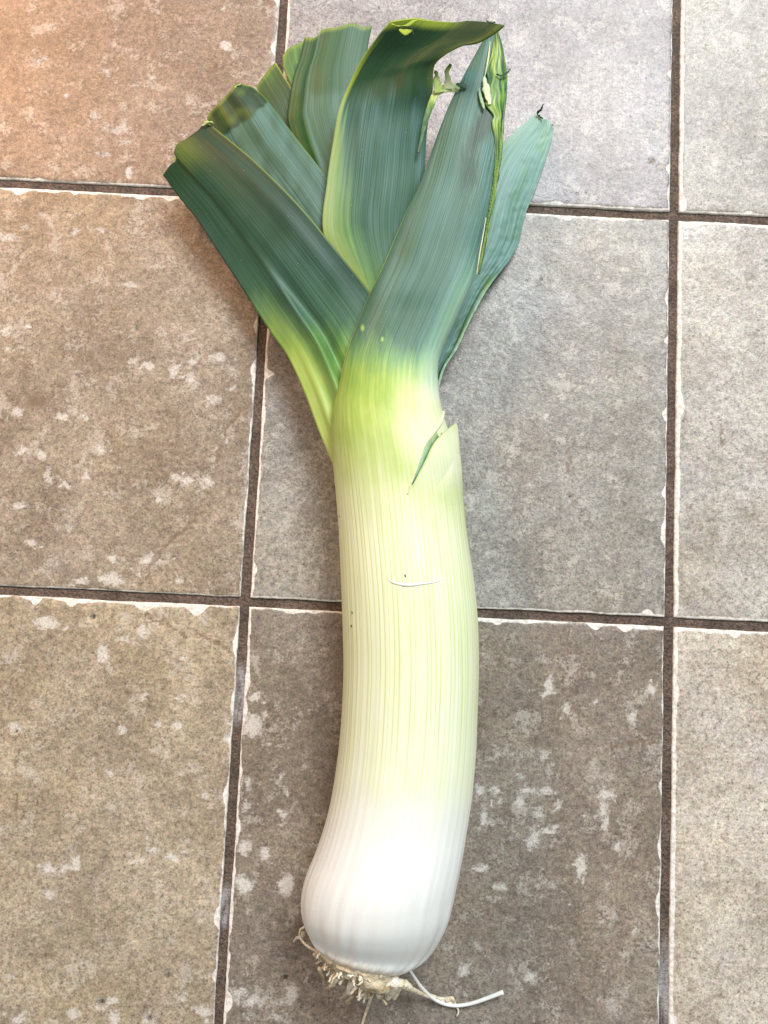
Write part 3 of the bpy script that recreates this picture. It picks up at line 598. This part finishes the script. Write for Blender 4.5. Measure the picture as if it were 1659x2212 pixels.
# --- thin details on the leaves: strips and shreds, all real ribbons
def ribbon(name, pts, w0, w1, attrs, label=None, thick=0.0004, jag=0.0, nu=60, nv=6, seed=1):
    C = spline([(p[0], p[1], p[2]) for p in pts], nu)
    d = np.gradient(C[:, :2], axis=0); d /= np.linalg.norm(d, axis=1)[:, None] + 1e-9
    nrm = np.stack([-d[:, 1], d[:, 0]], 1); rs = np.random.RandomState(seed)
    wd = np.interp(np.linspace(0, 1, nu), [0, .5, 1] if not np.isscalar(w0) and len(w0) == 3 else [0, 1], w0 if not np.isscalar(w0) else [w0, w1])
    j1, j2 = wob(nu, jag, 9, rs) + wob(nu, jag * 0.3, 24, rs), wob(nu, jag, 9, rs) + wob(nu, jag * 0.3, 24, rs)
    off = np.linspace(-1, 1, nv)
    W = np.zeros((nu, nv, 3)); 
    for k, o_ in enumerate(off):
        ww = o_ * wd / 2 + (j1 if o_ < 0 else j2) * abs(o_)
        q = C[:, :2] + nrm * ww[:, None]
        W[:, k] = at(q[:, 0], q[:, 1], (C[:, 2] + 0.2 * (1 - o_ * o_)) / 1000)
    U, Vv = np.meshgrid(np.linspace(0, 1, nu), np.linspace(0, 1, nv), indexing='ij')
    luv = np.stack([Vv * 0.004 + seed * 0.017, U * 0.05 + seed * 0.011, 0 * U], -1)
    o = leek_part(name, W, grid_faces(nu, nv), LEAF_M, {k: np.full(nu * nv, a) if np.isscalar(a) else a(U, Vv) for k, a in attrs.items()}, luv)
    if o.data.polygons[len(o.data.polygons) // 2].normal.z < 0: o.data.flip_normals()
    md = o.modifiers.new('thickness', 'SOLIDIFY'); md.thickness = thick; md.offset = -1
    if label: o['label'] = label
    return o
# frayed right border of the upper right leaf
topm = (np.sin(th) > 0.02)
_pg = PX[:, topm].reshape(-1, 2); _zg = V[:, topm, 2].reshape(-1); _lg = LUV[:, topm].reshape(-1, 3)
_ag = {k: a[:, topm].reshape(-1) for k, a in AT.items()}
def near(px, py, fields):
    """values of the loft's upper face at photo points (inverse distance over four neighbours)"""
    q = np.stack([np.ravel(px), np.ravel(py)], -1); out = [np.zeros((len(q),) + f.shape[1:]) for f in fields]
    lo, hi = q.min(0) - 30, q.max(0) + 30
    sel = np.where(((_pg > lo) & (_pg < hi)).all(1))[0]
    pg = _pg[sel].astype(np.float32); q = q.astype(np.float32); fields0 = fields; fields = [f[sel] for f in fields]
    for i in range(0, len(q), 400):
        d = (q[i:i+400, None, 0] - pg[None, :, 0])**2 + (q[i:i+400, None, 1] - pg[None, :, 1])**2; k = np.argpartition(d, 4, axis=1)[:, :4]
        w_ = 1 / (np.take_along_axis(d, k, 1) + 0.5); w_ /= w_.sum(1)[:, None]
        for o_, f in zip(out, fields): o_[i:i+400] = (f[k] * (w_[..., None] if f.ndim > 1 else w_)).sum(1)
    return [o_.reshape(np.shape(px) + f.shape[1:]) for o_, f in zip(out, fields)]
def aFr(U, V_, x, y):
    k = 0.8 * nz(V_ * 12, U * 14, 95) + 0.6 * nz(V_ * 17, U * 26, 96)
    return {'shade': np.clip(0.70 + 0.35 * k + 0.15 * sstep(0.75, 1, V_), 0.05, 1), 'bloom_sheen': np.clip(0.3 * sstep(0.7, 1, V_) + 0.3 * k, 0, 1), 'yellow': np.clip(0.12 + 0.4 * nz(V_ * 9, U * 12, 97), 0, 0.5)}
leaf('frayed_edge', [(1031,590,0),(1043,530,0),(1054,470,0),(1063,416,0),(1068,370,0),(1071,330,0),(1069,298,0),(1063,262,0),(1066,250,0),(1048,224,0),(1052,208,0),(1046,190,0),(1053,170,0),(1050,152,0),(1060,122,0),(1068,78,0)],
     [(1034,592,0),(1048,532,0),(1057,482,0),(1068,432,0),(1076,384,0),(1085,330,0),(1089,262,0),(1094,215,0),(1096,173,0),(1093,141,0),(1085,100,0),(1077,68,0)],
     None, nu=180, nv=18, attrs=aFr, thick=0.0006, label='frayed yellow-green leaf border',
     surf=lambda x, y, U, V_: at(x, y, near(x, y, [_zg])[0] + 0.0009 + 0.0009 * V_ + 0.00015 * nz(V_ * 9, U * 30, 95)))
ribbon('peeled_strip', [(1050,470,41),(1044,505,41),(1036,550,40.5),(1030,592,40)], (1.5, 3.0, 1.5), 0, {'shade': 0.10}, 'thin white peeled skin strip', seed=4)
ribbon('peeled_strip', [(1059,90,39),(1054,130,40.2),(1046,170,40.4)], (2.0, 4.0, 2.0), 0, {'shade': 0.16}, seed=5)
ribbon('peeled_strip', [(1046,165,40.8),(1052,200,41),(1058,225,41)], (5.0, 16.0, 8.0), 0, {'shade': 0.17}, 'pale torn flake of leaf skin', jag=1.5, seed=6)
ribbon('peeled_strip', [(1034,190,40.8),(1040,215,41),(1046,235,41)], (3.0, 8.0, 4.0), 0, {'shade': 0.45, 'bloom_sheen': 0.6}, jag=1.0, seed=7)
ribbon('torn_strip', [(1072,160,41),(1084,163,41.5),(1094,158,41),(1103,148,40)], (2.0, 4.0, 1.0), 0, {'shade': 0.95}, jag=1.0, seed=8)
# torn pale shred between centre leaf and upper right leaf
ribbon('torn_strip', [(905,330,33),(915,280,36),(928,235,39),(940,206,40),(955,193,40),(975,189,39),(1006,191,37)], (5, 13, 20), 0, {'shade': lambda U, V_: np.clip(0.75 - 0.55 * sstep(0.45, 0.7, U) + 0.15 * nz(V_ * 5, U * 22, 97), 0, 1), 'bloom_sheen': lambda U, V_: 0.5 * sstep(0.6, 0.4, U), 'yellow': 0.15}, 'pale torn leaf shred bridging two leaves', jag=1.2, nu=110, nv=8, seed=9)
ribbon('torn_strip', [(948,200,41),(944,178,42),(942,152,42)], (22, 15, 4), 0, {'shade': 0.40, 'yellow': 0.2}, jag=2, seed=10)
ribbon('torn_strip', [(968,192,40),(968,172,41),(966,152,42),(973,138,43)], (22, 11, 7), 0, {'shade': lambda U, V_: 0.20 + 0.65 * U**3}, jag=1.2, seed=11)
ribbon('torn_strip', [(936,150,44),(928,160,43),(924,158,43)], (2.5, 2, 1), 0, {'shade': 0.5}, seed=12)
ribbon('torn_strip', [(985,182,40.5),(998,184,40.5),(1008,190,40)], (5, 12, 8), 0, {'shade': 0.9, 'bloom_sheen': .3}, jag=1, seed=13)
# dry curl on the end of the pale right leaf
ribbon('dry_curl', [(1160,246,8.5),(1166,252,9.5),(1173,256,10)], (3, 5, 2), 0, {'shade': 0.95}, 'dark dried curl at the leaf end', jag=1.0, seed=14)
ribbon('dry_curl', [(1160,245,9),(1168,238,11),(1174,225,13)], (6, 5, 2), 0, {'shade': 0.97}, jag=1.2, seed=15)
# frayed fibres on cut ends
ribbon('torn_strip', [(437,272,28),(446,264,28.5),(461,265,29)], (4, 5, 1.5), 0, {'shade': 0.35}, jag=1.5, seed=16)
ribbon('torn_strip', [(372,345,22),(380,343,22.5),(388,338,23)], (4, 4, 1.5), 0, {'shade': 0.35}, jag=1.5, seed=17)
ribbon('torn_strip', [(503,193,20),(514,184,20.5),(522,181,20)], (4, 4, 2), 0, {'shade': 0.35}, jag=1.5, seed=18)
ribbon('torn_strip', [(845,52,57),(870,58,59),(900,44,60),(930,46,60)], (2, 6, 2), 0, {'shade': 0.55, 'yellow': 0.8}, jag=1.5, seed=19)
ribbon('torn_strip', [(856,59,58),(872,57,59.5),(888,60,60),(893,74,60)], (2, 2, 1.2), 0, {'shade': 0.85}, seed=20)
ribbon('torn_strip', [(862,64,58.5),(875,69,59),(890,66,59.5)], (4, 15, 4), 0, {'shade': 0.55, 'yellow': 0.9}, seed=21)
ribbon('torn_strip', [(1050,45,67),(1060,49,67.5),(1070,48,67)], (3, 5, 2), 0, {'shade': 0.95}, jag=1, seed=22)

# --- outer sheath flap, slit and nick lying on the shaft
REF = [(731,1150,1010,1150),(726,1090,1003,1090),(722,1060,1000,1060),(718,1000,997,1000),(716,950,991,950),(716,914,987,914),(716,880,984,880)]
REFR = resolve([(*r_, None, None) for r_ in REF]); RS2 = resample(REFR, 120)
rcen = (at(RS2[:, 0], RS2[:, 1], RS2[:, 4]) + at(RS2[:, 2], RS2[:, 3], RS2[:, 4])) / 2; rrad = RS2[:, 5]
def on_ref(px, py, off, cen, rd, rz=None):
    rz = rd if rz is None else rz
    """point of a tube (centre line cen, radius rd) seen at px, py, lifted by off"""
    px, py = np.asarray(px, float), np.asarray(py, float)
    z = np.full(px.shape, 0.05)
    order = np.argsort(cen[:, 1])
    for _ in range(60):
        W = at(px, py, z)
        cx = np.interp(W[..., 1], cen[order, 1], cen[order, 0]); cz = np.interp(W[..., 1], cen[order, 1], cen[order, 2]); r_ = np.interp(W[..., 1], cen[order, 1], rd[order]) + off
        s_ = np.clip((W[..., 0] - cx) / r_, -0.999, 0.999)
        z = 0.85 * z + 0.15 * (cz + (np.interp(W[..., 1], cen[order, 1], rz[order]) + off) * np.sqrt(1 - s_ * s_))
    return at(px, py, z)
def aS(U, V_, x, y):
    ks = list(_ag); base_ = dict(zip(ks, near(x, y, [_ag[k] for k in ks]))); k = sstep(0.15, 0.6, U)
    own = {'shade': np.clip(np.interp(y, [910, 960, 1080], [0.17, 0.15, 0.125]) + 0.25 * sstep(0.05, 0.0, V_), 0, 1), 'vein': 0.55, 'yellow': 0.0, 'bloom_sheen': 0.0,
           'dirt': 0.80 * sstep(0.86, 0.99, V_) * (0.6 + 0.4 * nz(x / 8, y / 20, 98)) + 0.6 * sstep(0.97, 1, U)}
    return {q: base_[q] * (1 - k) + own[q] * k for q in ks}
def flap_surf(x, y, U, V_):
    z0 = near(x, y, [_zg])[0]; W0 = at(x, y, z0 - 0.00025 + 0.0011 * sstep(0.0, 0.9, U)); W1 = on_ref(x, y, 0.0004 + 0.0012 * U, rcen, rrad)
    k = np.maximum(sstep(0.40, 0.80, V_) * sstep(0.0, 0.5, U), sstep(0.25, 0.65, U))[..., None]
    return W0 * (1 - k) + W1 * k
flap = leaf('sheath_flap', [(856,1118,0),(877,1074,0),(898,1036,0),(920,994,0),(936,961,0),(955,938,0),(985,914,0)], [(1006,1118,0),(1001,1060,0),(997,1000,0),(992,950,0),(989,922,0)],
     [(984,915,0),(986,914,0),(989,922,0)], nu=150, nv=70, attrs=aS, thick=0.0007, mat=SHAFT_M, label='torn pale outer sheath ending in a point', surf=flap_surf)
_fp = to_px(np.array([v.co for v in flap.data.vertices]) + LO)
flap.data.attributes['luv'].data.foreach_set('vector', near(_fp[:, 0], _fp[:, 1], [_lg])[0].astype(np.float32).ravel())
shc, shr = Cn, rad; shz = np.maximum(SR[:, 5], 0.002)
leaf('sheath_slit', [(889,1043,0),(897,1020,0),(907,990,0),(917,961,0),(935,936,0),(951,916,0)], [(891,1046,0),(902,1030,0),(925,994,0),(941,963,0),(960,940,0),(970,930,0)], None, nu=90, nv=10,
     attrs=lambda U, V_, x, y: {'shade': np.clip(0.58 + 0.12 * nz(x / 6, y / 25, 99) - 0.22 * sstep(0.5, 0, V_) + 0.3 * sstep(0.45, 0.75, V_), 0, 1), 'bloom_sheen': 0.55, 'dirt': 0.35 + 0.3 * sstep(0.5, 1, U)}, thick=0.0004, mat=SHAFT_M, label='dark green slit showing the inner leaf',
     surf=lambda x, y, U, V_: on_ref(x, y, 0.00025 + 0 * x, shc, shr, shz))
def tube(name, W, rad_, mat, parent=None, seg=8, attrs=None, color=None, label=None, caps=True):
    W = np.asarray(W); n = len(W); rad_ = np.broadcast_to(rad_, (n,))
    T = np.gradient(W, axis=0); T /= np.linalg.norm(T, axis=1)[:, None] + 1e-12
    a = np.array([0.31, 0.2, 0.93]); N = np.cross(T, a); N /= np.linalg.norm(N, axis=1)[:, None] + 1e-12; B = np.cross(T, N)
    ang = np.linspace(0, 2 * math.pi, seg, endpoint=False)
    Vt = W[:, None] + rad_[:, None, None] * (np.cos(ang)[None, :, None] * N[:, None] + np.sin(ang)[None, :, None] * B[:, None])
    F_ = grid_faces(n, seg, True).tolist() + [list(range(seg))[::-1], [(n - 1) * seg + k for k in range(seg)]]
    U = np.repeat(np.linspace(0, 1, n)[:, None], seg, 1); luv = np.stack([U * 0, U * 0.03, U * 0], -1)
    o = leek_part(name, Vt, F_, mat, attrs or {}, luv, parent); fix_normals(o)
    if color: o.color = (*color, 1)
    if label: o['label'] = label
    return o
lip = spline([(957,891,0),(951,914,0),(935,937,0),(917,961,0),(907,990,0),(895,1025,0),(880,1068,0)], 50)
tube('torn_lip', on_ref(lip[:, 0], lip[:, 1], 0.0, shc, shr, shz), np.interp(np.linspace(0, 1, 50), [0, .3, 1], [0.0011, 0.0008, 0.0002]), SHAFT_M, attrs={'shade': 0.16, 'dirt': 0.55}, label='brown dried lip of the tear')
nk_ = spline([(837,1247,0),(843,1255,0),(858,1261,0),(884,1264,0),(912,1261,0),(940,1257,0),(957,1249,0)], 60)
tube('skin_nick', on_ref(nk_[:, 0], nk_[:, 1], 0.0, shc, shr, shz), np.interp(np.linspace(0, 1, 60), [0, .35, 1], [0.0002, 0.00062, 0.00020]), SHAFT_M, attrs={'shade': 0.02}, label='white curved nick in the shaft skin')
for sxp, syp in ((760, 1323), (758, 1352), (875, 1243), (733, 1115)):
    s_ = spline([(sxp, syp - 2, 0), (sxp + 1, syp + 2.5, 0)], 4)
    tube('soil_speck', on_ref(s_[:, 0], s_[:, 1], 0.0001, shc, shr, shz), 0.00028, ROOT_M, color=(0.08, 0.07, 0.03))

# --- root plate and roots
bc, br = Cn[0] + np.array([0, 0, 0.004]), rad[0] * 1.02
axis = Cn[0] - Cn[14]; axis /= np.linalg.norm(axis); axis[2] = 0.28; axis /= np.linalg.norm(axis)
e1 = half[0] / rad[0]; e1 = e1 - axis * (e1 @ axis); e1 /= np.linalg.norm(e1); e2 = np.cross(axis, e1); e2 *= np.sign(e2[2])
nr, na2 = 26, 96
U, A = np.meshgrid(np.linspace(0, 1, nr), np.linspace(0, 2 * math.pi, na2, endpoint=False), indexing='ij')
prof_r = np.interp(U, [0, .15, .35, .6, .8, 1], [1.0, 1.03, 0.98, 0.78, 0.45, 0.02]); prof_h = np.interp(U, [0, .15, .35, .6, .8, 1], [-0.003, 0.002, 0.0050, 0.0064, 0.0070, 0.0070])
lump = 1 + 0.06 * nz(A * 3.2, U * 7, 201) + 0.05 * nz(A * 7, U * 14, 202); hl = 0.0012 * nz(A * 5, U * 12, 203) + 0.0008 * nz(A * 11, U * 20, 204)
VP = bc + (e1 * np.cos(A)[..., None] + e2 * np.sin(A)[..., None]) * (br * prof_r * lump)[..., None] + axis * (prof_h + hl)[..., None]
VP[..., 2] = np.maximum(VP[..., 2], 0.0006)
root_plate = leek_part('root_plate', VP, grid_faces(nr, na2, True), ROOT_M, {}, np.stack([A * 0.02, U * 0.02, 0 * U], -1))
fix_normals(root_plate); root_plate.color = (0.62, 0.54, 0.40, 1); root_plate['label'] = 'crusty brown root plate under the bulb'
rr = np.random.RandomState(5)
def root_from(p0, d, length, r0, r1, bend, color, n=12):
    t_ = np.linspace(0, 1, n)[:, None]; side = rr.uniform(-1, 1, 3); side -= d * (side @ d); side /= np.linalg.norm(side) + 1e-9
    W = p0 + d * t_ * length + side * bend * length * t_**2 + np.cumsum(rr.normal(0, 0.00022, (n, 3)), axis=0); W[:, 2] -= 0.3 * length * t_[:, 0]**2
    W[:, 2] = np.maximum(W[:, 2], r1 + 0.0004)
    r_ = np.linspace(r0, r1, n) * (1 + wob(n, 0.2, 4, rr))
    tube('root', W, r_, ROOT_M, root_plate, 8, color=color)
cream, tan, white = (0.86, 0.79, 0.64), (0.66, 0.55, 0.38), (0.92, 0.89, 0.80)
for k in range(84):
    ang = rr.uniform(0, 2 * math.pi); q = math.sqrt(rr.uniform(0.05, 1.0)) * 0.95
    h0 = np.interp(q, [0, .45, .78, 1], [0.0064, 0.0064, 0.0055, 0.002])
    p0 = bc + (e1 * math.cos(ang) + e2 * math.sin(ang)) * br * q + axis * h0
    d = axis + (e1 * math.cos(ang) + e2 * math.sin(ang)) * q * rr.uniform(0.1, 0.7) + rr.normal(0, 0.18, 3); d /= np.linalg.norm(d)
    L_ = rr.uniform(0.0015, 0.0065); r0 = rr.uniform(0.0003, 0.0010)
    root_from(p0, d, L_, r0, r0 * rr.uniform(0.35, 0.9), rr.uniform(-.4, .4), [cream, tan, white, cream][k % 4])
def root_px(pts, r0, r1, color, n=30, label=None, jit=0.4):
    C = spline(pts, n); C[:, :2] += np.cumsum(rr.normal(0, jit * 0.2, (n, 2)), axis=0)
    W = at(C[:, 0], C[:, 1], np.maximum(C[:, 2], 0.6) / 1000)
    tube('root', W, np.linspace(r0, r1, n) / 1000 * (1 + wob(n, 0.10, 4, rr)), ROOT_CLEAN if label else ROOT_M, root_plate, 10, color=color, label=label)
# stubs that show at the base (photo x, y, height mm)
for pts, r0, r1, c in [
 ([(733,2095,36),(727,2113,34),(716,2122,30),(708,2125,28)],1.3,0.5,cream), ([(727,2112,34),(722,2126,30)],1.0,0.5,cream),
 ([(772,2092,40),(764,2110,38),(757,2124,34),(751,2135,30)],1.9,1.3,white), ([(752,2132,30),(744,2146,25),(735,2151,22)],1.0,0.4,tan), ([(757,2130,30),(762,2148,22),(748,2158,16)],1.0,0.4,tan),
 ([(784,2100,38),(788,2118,34),(794,2132,30)],1.5,1.0,cream), ([(790,2098,40),(800,2104,40),(804,2112,38)],1.2,0.9,white), ([(781,2125,30),(776,2142,24),(782,2150,18)],0.9,0.4,tan),
 ([(798,2128,26),(800,2144,20),(790,2150,16)],0.9,0.4,tan), ([(834,2118,36),(826,2134,32),(820,2144,28)],2.3,1.7,white), ([(852,2118,36),(846,2138,31),(838,2148,27)],2.4,1.4,white),
 ([(866,2122,34),(858,2138,30),(852,2150,26)],1.8,0.9,cream), ([(874,2124,32),(886,2130,31),(892,2136,29)],1.6,0.7,cream), ([(820,2106,40),(832,2104,40)],1.2,0.8,white),
 ([(690,2092,26),(698,2104,22),(703,2114,20)],1.0,0.5,tan)]:
    root_px([(a_, b_ + 3 * i_, z_ + 9 - 1.0 * i_) for i_, (a_, b_, z_) in enumerate(pts)], r0, r1, c, 16)
root_px([(885,2095,20),(896,2112,16),(910,2132,11),(935,2156,5),(962,2169,2.5),(990,2172,2),(1020,2167,2.5),(1050,2157,3.5),(1087,2143,5)], 0.65, 1.0, (0.86, 0.86, 0.83), 50, 'long smooth white root curving out to the right', 0.2)
root_px([(868,2128,22),(892,2138,14),(920,2150,7),(950,2157,3),(975,2160,2),(984,2170,1.5),(990,2185,1.2),(986,2196,1)], 1.1, 0.4, cream, 44)
root_px([(872,2134,18),(910,2144,9),(940,2153,4),(965,2164,2),(983,2166,1.5)], 0.9, 0.5, cream, 40)
root_px([(962,2160,2.5),(976,2156,2.5),(982,2164,2)], 1.2, 0.7, cream, 12)
root_px([(808,2135,18),(800,2160,8),(791,2185,3),(782,2212,1.5),(778,2226,1)], 0.8, 0.5, cream, 40)
root_px([(688,2056,24),(672,2049,20),(656,2037,17),(647,2022,15),(649,2008,14),(657,2002,14)], 0.55, 0.4, white, 36)
root_px([(634,2034,3),(641,2026,4),(650,2024,6),(656,2016,8)], 0.4, 1.0, (0.7, 0.7, 0.68), 16)
